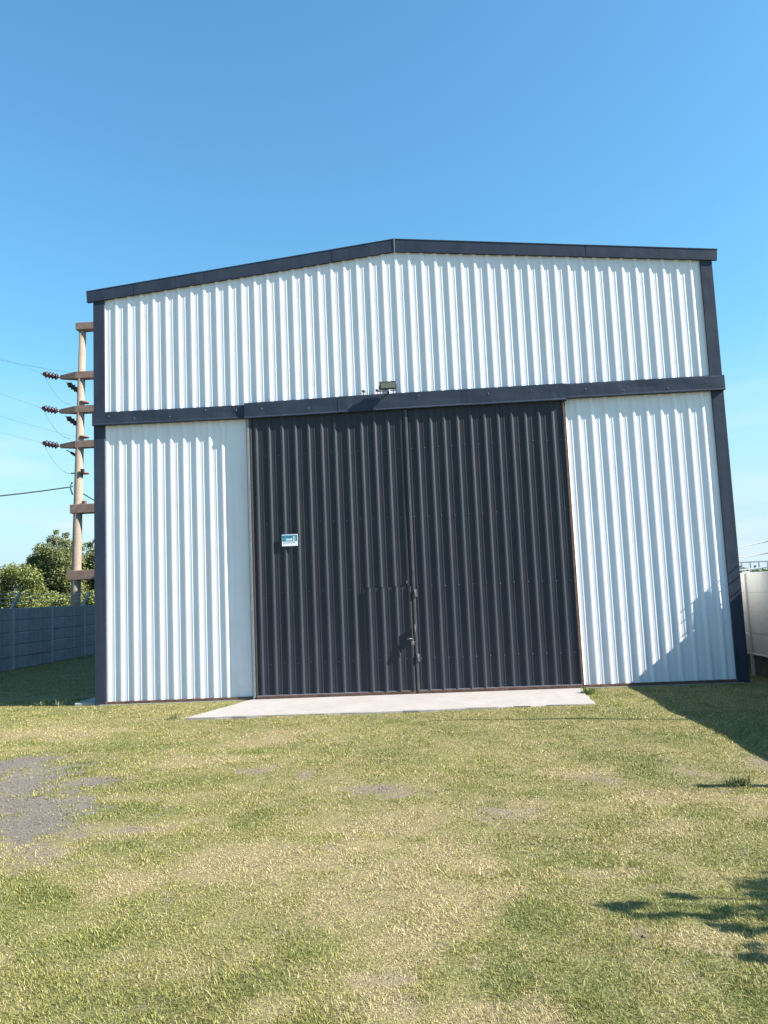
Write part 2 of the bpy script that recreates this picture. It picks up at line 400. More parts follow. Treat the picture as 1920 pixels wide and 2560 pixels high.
wob = lambda u, z: .0025*math.sin(u*1.7+z*.9)+.0018*math.sin(u*.6-z*2.1)
front = lambda y0: (lambda u, d, z: (u, y0-d+wob(u, z), z))
corrugated(.15, WID-.15, .403, 5.40, lambda u: roofz(u)-.02, front(0)).build('gable_cladding', M_white, shed)
lc = corrugated(.15, 2.556, .457, .055, 5.40, front(0)).build('wall_cladding', M_white, shed)
corrugated(2.558, 3.02, 0, .055, 5.40, front(-.001), True).build('flat_cladding', M_white, shed)
corrugated(8.98, WID-.15, 9.743-3*P, .055, 5.40, front(0)).build('wall_cladding', M_white, shed)
corrugated(.15, LEN-.1, .3, .055, HE, lambda u, d, z: (.0-d+.02, u, z)).build('side_wall', M_white, shed)
corrugated(.15, LEN-.1, .3, .055, HE, lambda u, d, z: (WID+d-.02, u, z)).build('side_wall', M_white, shed)
corrugated(.05, WID-.05, .3, .055, lambda u: roofz(u)-.02, lambda u, d, z: (u, LEN+d-.05, z)).build('rear_wall', M_white, shed)
# roof
mb = MB()
for (x0, z0, x1, z1) in ((-.13, HE+.03, XR, HR+.035), (XR, HR+.035, WID+.1, HE+.03)):
    mb.prism([(x0, z0), (x1, z1), (x1, z1+.05), (x0, z0+.05)], -.03, LEN+.05)
mb.build('roof', M_roof, shed)
# fascia pieces (each length of folded trim its own piece)
EL_T, RG_T, ER_T = (-.165, 8.046), (5.965, 8.674), (12.03, 8.020)
EL_B, RG_B, ER_B = (-.150, 7.814), (5.965, 8.415), (12.01, 7.805)
def lerp(a, b, f): return (a[0]+(b[0]-a[0])*f, a[1]+(b[1]-a[1])*f)
def fascia(f0, f1, A_T, A_B, B_T, B_B, y):
    mb = MB(); a, b_, c, d = lerp(A_B, B_B, f0), lerp(A_B, B_B, f1), lerp(A_T, B_T, f1), lerp(A_T, B_T, f0)
    h = .02
    mb.prism([a, b_, c, d], y, -.0015)
    # small hem lip along the foot and top
    mb.prism([(a[0], a[1]-.001), (b_[0], b_[1]-.001), (b_[0], b_[1]+h), (a[0], a[1]+h)], y-.007, y-.0005)
    mb.prism([(d[0], d[1]-.014), (c[0], c[1]-.014), (c[0], c[1]+.003), (d[0], d[1]+.003)], y-.005, y-.0005)
    return mb.build('fascia_trim', M_trim, shed)
cuts = [0, .155, .385, .80, 1.0]
for i in range(len(cuts)-1):
    fascia(cuts[i]+(.0008 if i else 0), cuts[i+1], EL_T, EL_B, RG_T, RG_B, -.055-.003*(i % 2))
cuts = [0, .6, 1.0]
for i in range(len(cuts)-1):
    fascia(cuts[i]+.0008, cuts[i+1], RG_T, RG_B, ER_T, ER_B, -.055-.003*(i % 2))
mb = MB(); mb.prism([(5.955, 8.41), (5.978, 8.41), (5.978, 8.68), (5.955, 8.68)], -.068, -.0635); mb.build('ridge_joint', M_hem, shed)
# corner trims
def corner(x0, x1, z0, z1, side):
    mb = MB()
    if side < 0:
        mb.bbox((-.035, -.036, z0), (x1, -.001, z1), .004); mb.bbox((-.035, -.001, z0), (-.012, .16, z1), .004)
        h = mb.build('corner_trim', M_trim, shed)
        q = MB(); q.bbox((x1+.0005, -.03, z0), (x1+.011, -.001, z1), .002); hh = q.build('trim_hem', M_hem, None); hh.parent = h
        hh.matrix_parent_inverse = Matrix.Translation(-world_loc(h)); 
    else:
        mb.bbox((x0, -.036, z0), (x1+.022, -.001, z1), .004); mb.bbox((WID+.012, -.001, z0), (WID+.035, .16, z1), .004)
        h = mb.build('corner_trim', M_trim, shed)
    return h
corner(0, .185, .0, 5.34, -1); corner(0, .19, 5.585, 7.845, -1)
corner(11.70, 11.90, .0, 5.32, 1); corner(11.70, 11.90, 5.59, 7.835, 1)
# belt and door track cover
def belt(x0, x1, zb0, zb1, zt0, zt1, y, name, lip=.018):
    n = max(2, int((x1-x0)/.12)); mb = MB(); vs = []; fs = []
    for i in range(n+1):
        f = i/n; x = x0+(x1-x0)*f; zb = zb0+(zb1-zb0)*f; zt = zt0+(zt1-zt0)*f
        dent = .004*math.sin(x*3.1)+.003*math.sin(x*7.3+1)
        vs += [(x, .0, zt), (x, y, zt-.004), (x, y-.001+dent*.5, zt-.03), (x, y+dent, (zt+zb)/2), (x, y-.001+dent*.4, zb+.034), (x, y-.003, zb+.030), (x, y-lip, zb+.012), (x, y-lip, zb), (x, y+.01, zb-.004), (x, 0, zb)]
    k = 10
    for i in range(n):
        for j in range(k-1):
            fs.append((i*k+j, (i+1)*k+j, (i+1)*k+j+1, i*k+j+1))
    fs += [tuple(range(k)), tuple(n*k+j for j in range(k))[::-1]]
    mb.add(vs, fs); return mb.build(name, M_trim, shed)
belt(-.04, 2.955, 5.325, 5.298, 5.583, 5.560, -.098, 'belt_trim', .008)
belt(9.045, 11.935, 5.322, 5.312, 5.598, 5.592, -.098, 'belt_trim', .008)
belt(2.96, 4.757, 5.284, 5.288, 5.588, 5.60, -.130, 'track_cover')
belt(4.76, 7.10, 5.292, 5.292, 5.606, 5.606, -.133, 'track_cover')
belt(7.103, 9.04, 5.290, 5.284, 5.606, 5.604, -.130, 'track_cover')
# sill channel and mortar line
for (a, b_) in ((.16, 3.00), (9.0, 11.72)):
    mb = MB(); mb.bbox((a, -.04, .012), (b_, .05, .062), .004); mb.build('sill_channel', M_rust, shed)
    mb = MB(); mb.box((a-.1, -.07, -.05), (b_+.1, .08, .011)); mb.build('footing', M_conc, shed)
# jambs
mb = MB(); mb.bbox((2.985, -.10, .0), (3.03, .05, 5.30), .003); mb.bbox((2.955, -.012, .06), (2.985, .02, 5.30), .003); mb.build('door_jamb', M_jamb, shed)
mb = MB(); mb.bbox((8.985, -.07, .0), (9.012, .05, 5.29), .003); mb.build('door_jamb', M_rust, shed)
mb = MB(); mb.box((2.9, .06, 0), (9.1, .09, 5.4)); mb.build('dark_interior_sheet', M_darksteel, shed)  # added dark sheet standing in for the unlit interior behind the gates
# screws
def screws(lst, name, mat_, par, r=.008, d=.006):
    mb = MB()
    for (x, y, z) in lst:
        vs = []
        for k in range(6):
            a = k*math.pi/3; vs.append((x+r*math.cos(a), y, z+r*math.sin(a)))
        for k in range(6):
            a = k*math.pi/3; vs.append((x+.6*r*math.cos(a), y-d, z+.6*r*math.sin(a)))
        mb.add(vs, [(k, (k+1) % 6, (k+1) % 6+6, k+6) for k in range(6)]+[tuple(range(6, 12))])
    o = mb.build(name, mat_, par); o['kind'] = 'stuff'; return o
lst = []
for z in (.25, 1.2, 2.6, 4.0):
    for k in range(0, 46):
        x = .403+.014+k*P
        if x < 2.45 or x > 9.1: lst.append((x+.085+random.uniform(-.006, .006), -.002, z+random.uniform(-.012, .012)))
    for x in (2.84,): lst.append((x+random.uniform(-.02, .02), -.002, z+.3*((z*7) % 1)))
for z in (5.9, 6.7, 7.5):
    for k in range(0, 46):
        x = .403+.1+k*P
        if x < 11.6: lst.append((x, -.002, z+random.uniform(-.012, .012)))
screws(lst, 'screw', M_zinc, shed, .0055, .004)
lst = [(x, -.1015, 5.45+random.uniform(-.06, .06)) for x in (.3, .8, 1.5, 2.2, 2.8, 9.4, 10.1, 10.9, 11.6)]+[(x, -.137, 5.45+random.uniform(-.05, .08)) for x in (3.3, 4.2, 6.3, 7.6, 8.4)]
screws(lst, 'screw', M_hem, shed, .011)

# gate leaves
YD = -.075
gate_l = corrugated(3.075, 5.105, 3.138-P, .07, 5.285, front(YD), fl=.029)
u_ = corrugated(5.105, 5.99, 3.138-P, 1.97, 5.285, front(YD), fl=.029); gate_l.add(u_.v, u_.f)
GL = gate_l.build('gate_leaf', M_black, shed); GL['label'] = 'left charcoal gate leaf with the wicket door'
GR_ = corrugated(6.05, 8.975, 6.213-P, .07, 5.285, front(YD), fl=.029).build('gate_leaf', M_black, shed); GR_['label'] = 'right charcoal gate leaf'
def sub(mb, name, mat_, par):
    o = mb.build(name, mat_); o.parent = par; o.matrix_parent_inverse = Matrix.Translation(-world_loc(par)); return o
wk = corrugated(5.112, 5.985, 3.138-P+.018, .075, 1.958, front(YD-.014), fl=.029); sub(wk, 'wicket_door', M_black, GL)
mb = MB(); mb.bbox((5.095, YD-.012, .07), (5.11, YD+.02, 1.975), .002); mb.bbox((5.095, YD-.006, 1.96), (5.99, YD+.02, 1.972), .002); sub(mb, 'wicket_frame', M_darksteel, GL)
for (par, a, b_) in ((GL, 3.045, 5.985), (GR_, 6.055, 8.98)):
    mb = MB(); mb.bbox((a, YD-.032, .018), (b_, YD+.03, .068), .004); sub(mb, 'bottom_rail', M_rust, par)
    mb = MB(); mb.bbox((a, YD-.024, .0685), (b_, YD+.02, .082), .002); sub(mb, 'rail_lip', M_hem, par)
mb = MB(); mb.bbox((3.035, YD-.02, .085), (3.074, YD+.04, 5.28), .003); sub(mb, 'edge_profile', M_darksteel, GL)
mb = MB(); mb.bbox((5.988, YD-.014, .03), (6.004, YD+.03, 5.28), .003); sub(mb, 'edge_profile', M_darksteel, GL)
mb = MB(); mb.bbox((6.012, YD-.034, .03), (6.054, YD+.03, 5.28), .004); sub(mb, 'edge_profile', mat('charcoal_edge_paint', (.055, .06, .068), .5, .4, noise=[(6, (.09, .092, .095), .6)]), GR_)
mb = MB(); mb.bbox((8.955, YD-.02, .085), (8.983, YD+.04, 5.28), .003); sub(mb, 'edge_profile', M_rust, GR_)
for z in (1.83, .66):
    mb = MB(); mb.bbox((6.045, YD-.045, z-.07), (6.088, YD-.0345, z+.07), .003); mb.tube([(6.048, YD-.045, z-.075), (6.048, YD-.045, z+.075)], .011); sub(mb, 'hinge', M_hinge, GR_)
mb = MB()
mb.bbox((5.995, YD-.065, 1.00), (6.03, YD-.052, 1.25), .004); mb.tube([(6.02, YD-.08, .98), (6.02, YD-.08, 1.27)], .012)
mb.bbox((5.985, YD-.085, 1.19), (6.04, YD-.05, 1.225), .004); mb.bbox((5.985, YD-.085, 1.03), (6.04, YD-.05, 1.065), .004)
sub(mb, 'bolt', M_darksteel, GL)
mb = MB(); mb.tube([(5.86, YD-.075, 1.01), (5.96, YD-.075, 1.01)], .011); mb.tube([(5.96, YD-.03, 1.01), (5.96, YD-.09, 1.01), (5.965, YD-.095, .95), (5.965, YD-.09, .87)], .013); sub(mb, 'handle', M_steel, GL)
mb = MB(); mb.bbox((5.945, YD-.115, .90), (5.995, YD-.09, .965), .006); mb.tube([(5.955, YD-.1, .96), (5.955, YD-.1, 1.0), (5.97, YD-.1, 1.015), (5.985, YD-.1, 1.0), (5.985, YD-.1, .96)], .005, 6); sub(mb, 'padlock', M_steel, GL)
mb = MB(); mb.bbox((5.90, YD-.03, 2.02), (5.915, YD-.02, 2.07), .002); sub(mb, 'catch', M_hem, GL)
lst = []
for z in (.65, 1.95, 3.25, 4.55):
    for k in range(24):
        x = 3.138-.06+k*P
        if 3.1 < x < 5.9 or 6.1 < x < 8.95: lst.append((x, YD-.002-(.014 if z < 1.9 and 5.11 < x < 5.98 else 0), z+random.uniform(-.012, .012)))
screws(lst, 'screw', M_steel, shed, .009)

# ------------------------------------------------------------------ fittings on the front
c = onY(970, 976, -.24)
fl = thing('floodlight', (c[0], -.13, 5.62), 'black rectangular floodlight mounted above the door track cover', 'floodlight')
x0, x1 = c[0]-.158, c[0]+.158; z0, z1 = 5.645, 5.80
mb = MB(); mb.bbox((x0, -.275, z0), (x1, -.225, z1), .008)
for k in range(9): mb.box((x0+.03+k*.031, -.2255, z0+.02), (x0+.036+k*.031, -.20, z1-.02))
mb.build('housing', M_fblack, fl)
mb = MB(); mb.bbox((x0+.026, -.279, z0+.026), (x1-.026, -.2752, z1-.026), .002); mb.build('lens', M_lens, fl)
mb = MB(); mb.bbox((x0-.012, -.255, 5.63), (x0-.001, -.235, 5.73), .002); mb.bbox((x1+.001, -.255, 5.63), (x1+.012, -.235, 5.73), .002); mb.bbox((x0-.012, -.255, 5.618), (x1+.012, -.235, 5.6295), .002)
mb.bbox((c[0]-.02, -.24, 5.607), (c[0]+.02, -.02, 5.6175), .002); mb.build('bracket', M_darksteel, fl)
for (u, v, lab) in ((909, 980, 'small dark capped cable fitting on a pale stem, farther from the floodlight'), (943, 978, 'small dark capped cable fitting touching the left side of the floodlight')):
    q = onY(u, v, -.07)
    ft = thing('cable_fitting', (q[0], -.07, 5.60), lab, 'cable fitting', 'small fittings above the door beside the floodlight')
    mb = MB(); mb.tube([(q[0], -.07, 5.61), (q[0], -.07, q[2]+.005)], [.019, .014]); mb.tube([(q[0]+.022, -.07, 5.607), (q[0]+.012, -.075, q[2]-.01)], .006, 6); mb.build('stem', M_pink, ft)
    mb = MB(); mb.tube([(q[0], -.07, q[2]), (q[0], -.07, q[2]+.018), (q[0]-.006, -.07, q[2]+.035), (q[0]-.004, -.07, q[2]+.05)], [.034, .032, .022, .010]); mb.tube([(q[0]-.02, -.075, q[2]+.008), (q[0]+.03, -.08, q[2]-.003)], .013, 6); mb.build('cap', M_rust, ft)

# alarm plate on the left leaf
a = onY(704, 1337, YD-.04); b_ = onY(744.5, 1365.5, YD-.04)
sx0, sx1, sz1, sz0 = a[0], b_[0], a[2], b_[2]+.01
sg = thing('sign', ((sx0+sx1)/2, YD-.03, sz0), 'small blue and white notice plate fixed on the left gate leaf', 'sign')
ys = YD-.032
mb = MB(); mb.bbox((sx0, ys-.004, sz0), (sx1, ys, sz1), .0015); mb.build('plate', M_swhite, sg)
w, h = sx1-sx0, sz1-sz0
def sr(mb, x, y, ww, hh, k=.0052):
    mb.box((sx0+x*w, ys-k, sz0+y*h), (sx0+(x+ww)*w, ys-.0041, sz0+(y+hh)*h))
mb = MB(); sr(mb, .02, .40, .96, .55); mb.build('blue_field', M_sblue, sg)
mb = MB(); sr(mb, .05, .72, .17, .16, .006); sr(mb, .09, .44, .10, .12, .006); sr(mb, .30, .72, .40, .13, .006); sr(mb, .90, .45, .06, .45, .006); mb.build('dark_print', M_sdark, sg)
mb = MB()
sr(mb, .28, .48, .035, .17, .0062); sr(mb, .335, .48, .05, .17, .0062); sr(mb, .405, .48, .035, .17, .0062); sr(mb, .46, .48, .05, .17, .0062); sr(mb, .53, .48, .035, .17, .0062); sr(mb, .585, .48, .055, .17, .0062)
D = []
cx, cz = sx0+.74*w, sz0+.62*h   # a capital D
for k in range(9):
    an = -math.pi/2+math.pi*k/8; D.append((math.cos(an), math.sin(an)))
ro, ri = .20*h, .11*h
vs = [(cx+.0, ys-.0062, cz-ro)]; outer = [(cx+dx*w*.12, ys-.0062, cz+dz*ro) for dx, dz in D]; inner = [(cx+.012+dx*w*.055, ys-.0062, cz+dz*ri) for dx, dz in D]
vs = outer+inner; fs = [(k, k+1, k+10, k+9) for k in range(8)]; mb.add(vs, fs); sr(mb, .715, .42, .03, .40, .0062)
mb.build('lettering', M_swhite, sg, fix=False)
mb = MB(); sr(mb, .08, .25, .78, .07); mb.build('small_print', M_sgrey, sg)

# ------------------------------------------------------------------ precast walls
def precast_post(h, tip, s, tk):
    """H-post; tip leans towards +x*s"""
    mb = MB(); mb.bbox((-.06, -tk/2, -.3), (.06, tk/2, h+.02), .008)
    p = MB(); p.v = list(mb.v); p.f = list(mb.f); p.smooth = list(mb.smooth)
    if tip:
        a = [(-.05, -.05, h+.0201), (.05, -.05, h+.0201), (.05, .05, h+.0201), (-.05, .05, h+.0201)]
        c = [(-.035+s*.26, -.035, h+.50), (.03+s*.26, -.035, h+.47), (.03+s*.26, .035, h+.47), (-.035+s*.26, .035, h+.50)]
        p.add(a+c, [(0,1,5,4),(1,2,6,5),(2,3,7,6),(3,0,4,7),(4,5,6,7)])
    return p
def precast_wall(name, label, x, ys, h, tips, s, mp, npan, base, wires, wr=.008, tk=.13, bev=.012, lead=0., mpost=None):
    wl = thing(name, (x, ys[0], 0), label, 'wall')
    pm = [precast_post(h, False, s, tk).build('post', mpost or mp, wl), precast_post(h, True, s, tk).build('post', mpost or mp, wl)]
    used = [False, False]
    for i, y in enumerate(ys):
        k = 1 if i in tips else 0
        o = pm[k] if not used[k] else part('post', pm[k].data, wl)
        used[k] = True; o.location = (x, y, 0)
    for k in (0, 1):
        if not used[k]: bpy.data.objects.remove(pm[k])
    ph = (h-base)/npan; first = {}
    for i in range(len(ys)-1):
        for j in range(npan):
            L = round(ys[i+1]-ys[i], 3)
            if L not in first:
                mb = MB(); mb.bbox((-.024, tk/2-.003, .0003), (.024, L-tk/2+.003, ph-.0003), bev); o = first[L] = mb.build('panel', mp, wl)
            else: o = part('panel', first[L].data, wl)
            o.location = (x+random.uniform(-.008, .008), ys[i], base+j*ph); o.rotation_euler = (0, random.uniform(-.01, .01), 0)
    for i in range(len(ys)-1):
        if base > .02:
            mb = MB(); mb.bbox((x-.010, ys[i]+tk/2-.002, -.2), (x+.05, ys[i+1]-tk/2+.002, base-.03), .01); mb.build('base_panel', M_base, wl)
            mb = MB(); mb.bbox((x-.05, ys[i]+tk/2-.002, base-.028), (x+.05, ys[i+1]-tk/2+.002, base-.002), .004); mb.build('base_ledge', mp, wl)
    tl = [ys[i] for i in range(len(ys)) if i in tips]
    for (dx, z) in wires:
        mb = MB()
        if lead: mb.tube([(x+dx, tl[0]-lead, z), (x+dx, tl[0], z)], wr, 5)
        for a, b2 in zip(tl[:-1], tl[1:]):
            pts = [(x+dx, a+(b2-a)*f, z-.03*math.sin(math.pi*f)) for f in np.linspace(0, 1, 9)]
            mb.tube(pts, wr, 5)
        mb.build('barbed_wire', M_barb, wl)
    return wl
ysl = [9.10-2.47*k for k in range(4, 0, -1)]+[9.10+2.47*k for k in range(0, 8)]
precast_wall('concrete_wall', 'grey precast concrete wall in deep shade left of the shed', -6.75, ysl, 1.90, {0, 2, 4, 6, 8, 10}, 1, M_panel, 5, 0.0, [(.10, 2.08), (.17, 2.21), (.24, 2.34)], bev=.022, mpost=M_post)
ysr = [-.25+2.47*k for k in range(-3, 1)]+[.98]+[2.23+2.47*k for k in range(0, 7)]
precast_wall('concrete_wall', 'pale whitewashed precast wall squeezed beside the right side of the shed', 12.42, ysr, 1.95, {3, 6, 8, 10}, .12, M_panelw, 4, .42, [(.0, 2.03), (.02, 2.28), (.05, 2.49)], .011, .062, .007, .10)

# ------------------------------------------------------------------ power pole structure
YP = 15.6
pt = thing('power_pole', (-7.35, YP, 0), 'tall concrete twin power pole with crossarms and dark insulators behind the left wall', 'power pole')
def pole_pt(v, u=190): return onY(u, v, YP)
topz = onY(208, 822, YP)[2]
xb, xt = onY(189, 1510, YP)[0], onY(207, 822, YP)[0]
for (dx, nm) in ((0, 'pole'), (3.3, 'pole')):
    mb = MB(); mb.tube([(xb+dx-.02, YP, 0), (xb+dx, YP, 2.2), (xt+dx, YP, topz)], [.20, .19, .135], 20); mb.build('pole', M_pole, pt)
ins_mesh = None
def crossarm(v, left_u, h, d, taper):
    c = onY(200, v, YP); zc = c[2]; xl = onY(left_u, v, YP)[0]
    mb = MB(); x1 = xt+3.3+.35
    xm = xb-.22 if not taper else xt-.25
    if taper:
        k = .42
        a = [(xl, YP-d/2*k, zc-h/2+h*.18), (xl, YP+d/2*k, zc-h/2+h*.18), (xl, YP+d/2*k, zc+h/2*k), (xl, YP-d/2*k, zc+h/2*k)]
        b2 = [(xm, YP-d/2, zc-h/2), (xm, YP+d/2, zc-h/2), (xm, YP+d/2, zc+h/2), (xm, YP-d/2, zc+h/2)]
        c2 = [(x1, p[1], p[2]) for p in b2]
        mb.add(a+b2+c2, [(0,1,2,3),(8,11,10,9)]+[(i, (i+1) % 4, (i+1) % 4+4, i+4) for i in range(4)]+[(i+4, (i+1) % 4+4, (i+1) % 4+8, i+8) for i in range(4)])
    else:
        mb.bbox((xl, YP-d/2, zc-h/2), (x1, YP+d/2, zc+h/2), .015)
    mb.build('crossarm', M_arm, pt); return xl, zc
def insulator(p, q, n=5, r=.095, core=.03):
    p = np.array(p); q = np.array(q); mb = MB(); L = np.linalg.norm(q-p); pts = []; rr = []
    pts.append(p); rr.append(core)
    for k in range(n):
        f0 = .08+.84*k/n
        for (df, rad) in ((.0, core*1.3), (.02, r*.75), (.06, r), (.10, r*.95), (.13, core*1.5)):
            pts.append(p+(q-p)*(f0+df*.84*5/n*.9)); rr.append(rad)
    pts.append(q); rr.append(core)
    mb.tube(pts, rr, 12); o = mb.build('insulator', M_ins, pt)
    mb = MB(); d = (q-p)/L; mb.tube([q-.01*d, q+.09*d], [.035, .022], 8); mb.build('end_cap', M_pink, o)
    mb = MB(); mb.tube([p-.08*d, p+.01*d], [.02, .035], 8); mb.build('end_cap', M_pink, o)
    return o
crossarm(819, 194, .30, .40, False)
arms = [crossarm(940, 152, .27, .36, True), crossarm(1025, 150, .27, .36, True), crossarm(1112, 152, .27, .36, True)]
crossarm(1273, 181, .36, .46, False); crossarm(1438, 174, .38, .48, False)
tips = []
for k, (xl, zc) in enumerate(arms):
    e = (xl-.62, YP-.25, zc+.11)
    insulator((xl-.08, YP-.02, zc), e, 4, .150, .07); tips.append(e)
    if k < 2: insulator((xl+.20, YP+.2, zc-.22), (xl+.66, YP+.50, zc-.60), 4, .135, .065)
    else:
        mb = MB(); mb.tube([(xl+.15, YP+.2, zc-.15), (xl+.3, YP+.25, zc-.24)], .02, 6); mb.tube([(xl+.3, YP+.25, zc-.24), (xl+.5, YP+.3, zc-.38)], .055, 8); mb.tube([(xl+.5, YP+.3, zc-.38), (xl+.75, YP+.35, zc-.56)], .02, 6); mb.build('stay_link', M_ins, pt)
    # hanging jumper lead
    pts = []
    for f in np.linspace(0, 1, 14):
        pts.append((e[0]+.05+.98*f, e[1]+.3*f, e[2]-.05-1.2*math.sin(f*math.pi*.52)**.9))
    mb = MB(); mb.tube(pts, .007, 5)
    if k == 2: mb.tube([pts[-1], (pts[-1][0]+.28, pts[-1][1], pts[-1][2]-.01)], .028, 6)
    mb.build('jumper_lead', M_wire, pt)
for v in (1003, 1090, 1181):
    q = onY(204, v, YP-.2); mb = MB(); mb.tube([(q[0]+.02, YP, q[2]-.035), (q[0]+.02, YP, q[2]+.035)], .19, 20); mb.build('clamp_band', M_arm, pt)
q = onY(203, 1180, YP-.2); mb = MB(); mb.bbox((q[0]-.02, YP-.24, q[2]-.06), (q[0]+.12, YP-.15, q[2]+.12), .01); mb.build('bracket', M_ins, pt)
q = onY(184, 1215, YP-.1); mb = MB(); mb.tube([(q[0]-.06, YP-.1, q[2]+.15), (q[0]-.12, YP-.15, q[2]-.05), (q[0]-.03, YP-.12, q[2]-.35)], .03, 8); mb.build('cable_hook', M_cable, pt)
q = onY(208, 1258, YP-.2); mb = MB(); mb.bbox((q[0]-.06, YP-.22, q[2]-.05), (q[0]+.09, YP-.05, q[2]+.10), .02); mb.build('cap_block', M_rust, pt)
def wire(p, q, sag, r, label, m_):
    p = np.array(p, float); q = np.array(q, float)
    pts = [p+(q-p)*f-np.array([0, 0, sag*4*f*(1-f)]) for f in np.linspace(0, 1, 21)]
    mb = MB(); mb.tube(pts, r, 5); o = mb.build('power_line', m_)
    return tag(o, label, 'power line', 'overhead lines at the left pole')
def thru(p, u, v, yend):
    """end point at depth yend seen at pixel u, v"""
    return onY(u, v, yend)
for k, (v0, lab) in enumerate(((888, 'thin line leaving the topmost left insulator'), (977, 'thin line leaving the middle left insulator'), (1078, 'thin line leaving the lowest left insulator'))):
    e = tips[k]; wire(e, onY(-260, v0-105 if k == 0 else v0-95 if k == 1 else v0-75, 10.0), .06, .0045, lab, M_wire)
wire((-9.2, YP+3, onY(160, 935, YP+3)[2]), onY(-120, 870, 26), .1, .006, 'faint thin line far left, passing just under the topmost line', M_wire)
wire(onY(240, 1103, 22), onY(-60, 1020, 19), .1, .006, 'faint line passing behind the pole between middle and lowest crossarm', M_wire)
wire(onY(183, 1216, YP-.1), onY(-150, 1252, 13), .06, .028, 'thick dark twisted cable sagging left from the pole', M_cable)
wire(onY(207, 1234, YP+.1), onY(300, 1285, 22), .02, .024, 'short dark cable running from the pole down behind the shed', M_cable)

# ------------------------------------------------------------------ trees
def leaves(name, cen, n, size, cols, par, seed, sunny=None):
    """cen: (k,4) clump centres+radius; every leaf is a bent quad (two triangles)"""
    r = np.random.default_rng(seed); cen = np.array(cen); w = cen[:, 3]**2; idx = r.choice(len(cen), n, p=w/w.sum())
    d = r.normal(size=(n, 3)); d /= np.linalg.norm(d, axis=1)[:, None]
    rad = cen[idx, 3]*(r.random(n)**.45); P0 = cen[idx, :3]+d*rad[:, None]*np.array([1, 1, .85])
    a = r.normal(size=(n, 3)); a[:, 2] = a[:, 2]*.6-.15; a /= np.linalg.norm(a, axis=1)[:, None]
    b2 = np.cross(a, r.normal(size=(n, 3))); b2 /= np.linalg.norm(b2, axis=1)[:, None]
    s = size*r.uniform(.6, 1.3, n)[:, None]
    nrm = np.cross(a, b2)
    V = np.stack([P0, P0+a*s*.5+b2*s*.28+nrm*s*.06, P0+a*s, P0+a*s*.5-b2*s*.28+nrm*s*.06], 1).reshape(-1, 3)
    c = np.array(cols)[r.choice(len(cols), n)]*r.uniform(.7, 1.25, n)[:, None]
    C = np.repeat(c, 4, 0)
    tri = (np.arange(n)[:, None]*4+np.array([0, 1, 2, 0, 2, 3])[None, :]).ravel()
    return fast_mesh(name, V, tri, np.arange(2*n)*3, np.full(2*n, 3), C, M_leaf, par)
def tree(name, label, cat, base, clumps, n, size, cols, seed, tr=.09, group=None):
    t_ = thing(name, base, label, cat, group); r = np.random.default_rng(seed)
    bx, by, bz = base; top = np.mean(np.array(clumps)[:, :3], 0)
    mb = MB(); fork = np.array([bx+.1*(top[0]-bx), by, bz+.28*(top[2]-bz)])
    mb.tube([(bx, by, bz-.2), (bx+.03, by, bz+.1), fork], [tr*1.25, tr, tr*.8], 9); mb.build('trunk', M_bark, t_)
    mb = MB()
    for c in clumps:
        c = np.array(c); q = c[:3]; mid = (fork+q)/2+r.normal(size=3)*.12*np.linalg.norm(q-fork)*.5
        mb.tube([fork, mid, q], [tr*.5, tr*.3, tr*.08], 6, cap=False)
        for _ in range(3):
            e = q+r.normal(size=3)*c[3]*.6; mb.tube([mid*.4+q*.6, e], [tr*.14, tr*.04], 4, cap=False)
    mb.build('limb', M_bark, t_)
    leaves('crown', clumps, n, size, cols, t_, seed)
    return t_
LIGHT = [(.17, .20, .045), (.21, .235, .06), (.13, .165, .04), (.24, .25, .08)]
MID = [(.14, .165, .045), (.17, .19, .055), (.10, .125, .035), (.20, .21, .07)]
DARK = [(.135, .165, .065), (.165, .19, .08), (.105, .13, .055), (.19, .21, .095)]
def clump_px(lst, yy, jit=.5, seed=1):
    r = np.random.default_rng(seed); out = []
    for (u, v, rp) in lst:
        y = yy+r.uniform(-jit, jit); p = onY(u, v, y); out.append((p[0], y, p[2], rp*(y-CAM[1])/FPX))
    return out
c1 = clump_px([(-60,1470,50),(-20,1450,42),(20,1445,42),(55,1442,40),(80,1440,30),(85,1470,34),(5,1490,45),(60,1500,45),(100,1510,38),(30,1425,22),(-40,1530,60),(40,1540,55),(90,1550,50),(-110,1480,60)], 19.5, .8, 3)
tree('shrub', 'light green bushy shrub above the far left of the shaded wall', 'shrub', (c1[3][0], 19.5, 0), c1, 22000, .115, LIGHT[:3]+MID, 5, .07)
c2 = clump_px([(90,1400,22),(110,1375,26),(135,1352,20),(150,1390,32),(120,1420,36),(165,1362,22),(180,1400,36),(160,1440,42),(195,1370,18),(110,1470,40),(150,1490,45),(68,1420,18),(178,1480,40),(100,1440,36),(130,1460,40),(80,1450,30),(190,1440,34),(105,1395,26),(150,1420,36),(60,1440,24),(140,1330,7),(165,1338,9),(78,1402,12)], 23.5, .9, 4)
tree('tree', 'taller dark green tree with a thin airy top beside the power pole', 'tree', (c2[7][0], 23.5, 0), c2, 30000, .115, DARK+MID, 6, .13)
c3 = clump_px([(215,1410,30),(240,1390,28),(262,1420,40),(225,1450,34),(250,1470,40),(290,1440,50),(222,1362,12),(240,1352,9),(205,1470,32),(230,1510,35),(270,1380,30)], 25.5, .8, 8)
tree('tree', 'dark green tree between the power pole and the shed corner', 'tree', (c3[4][0], 25.5, 0), c3, 17000, .12, MID+DARK[:2], 9, .12)
c4 = clump_px([(130,1500,28),(165,1505,26),(200,1508,26),(235,1500,30),(250,1520,34),(100,1525,26),(180,1535,34),(215,1545,36),(140,1545,36),(280,1510,30)], 20.5, .6, 10)
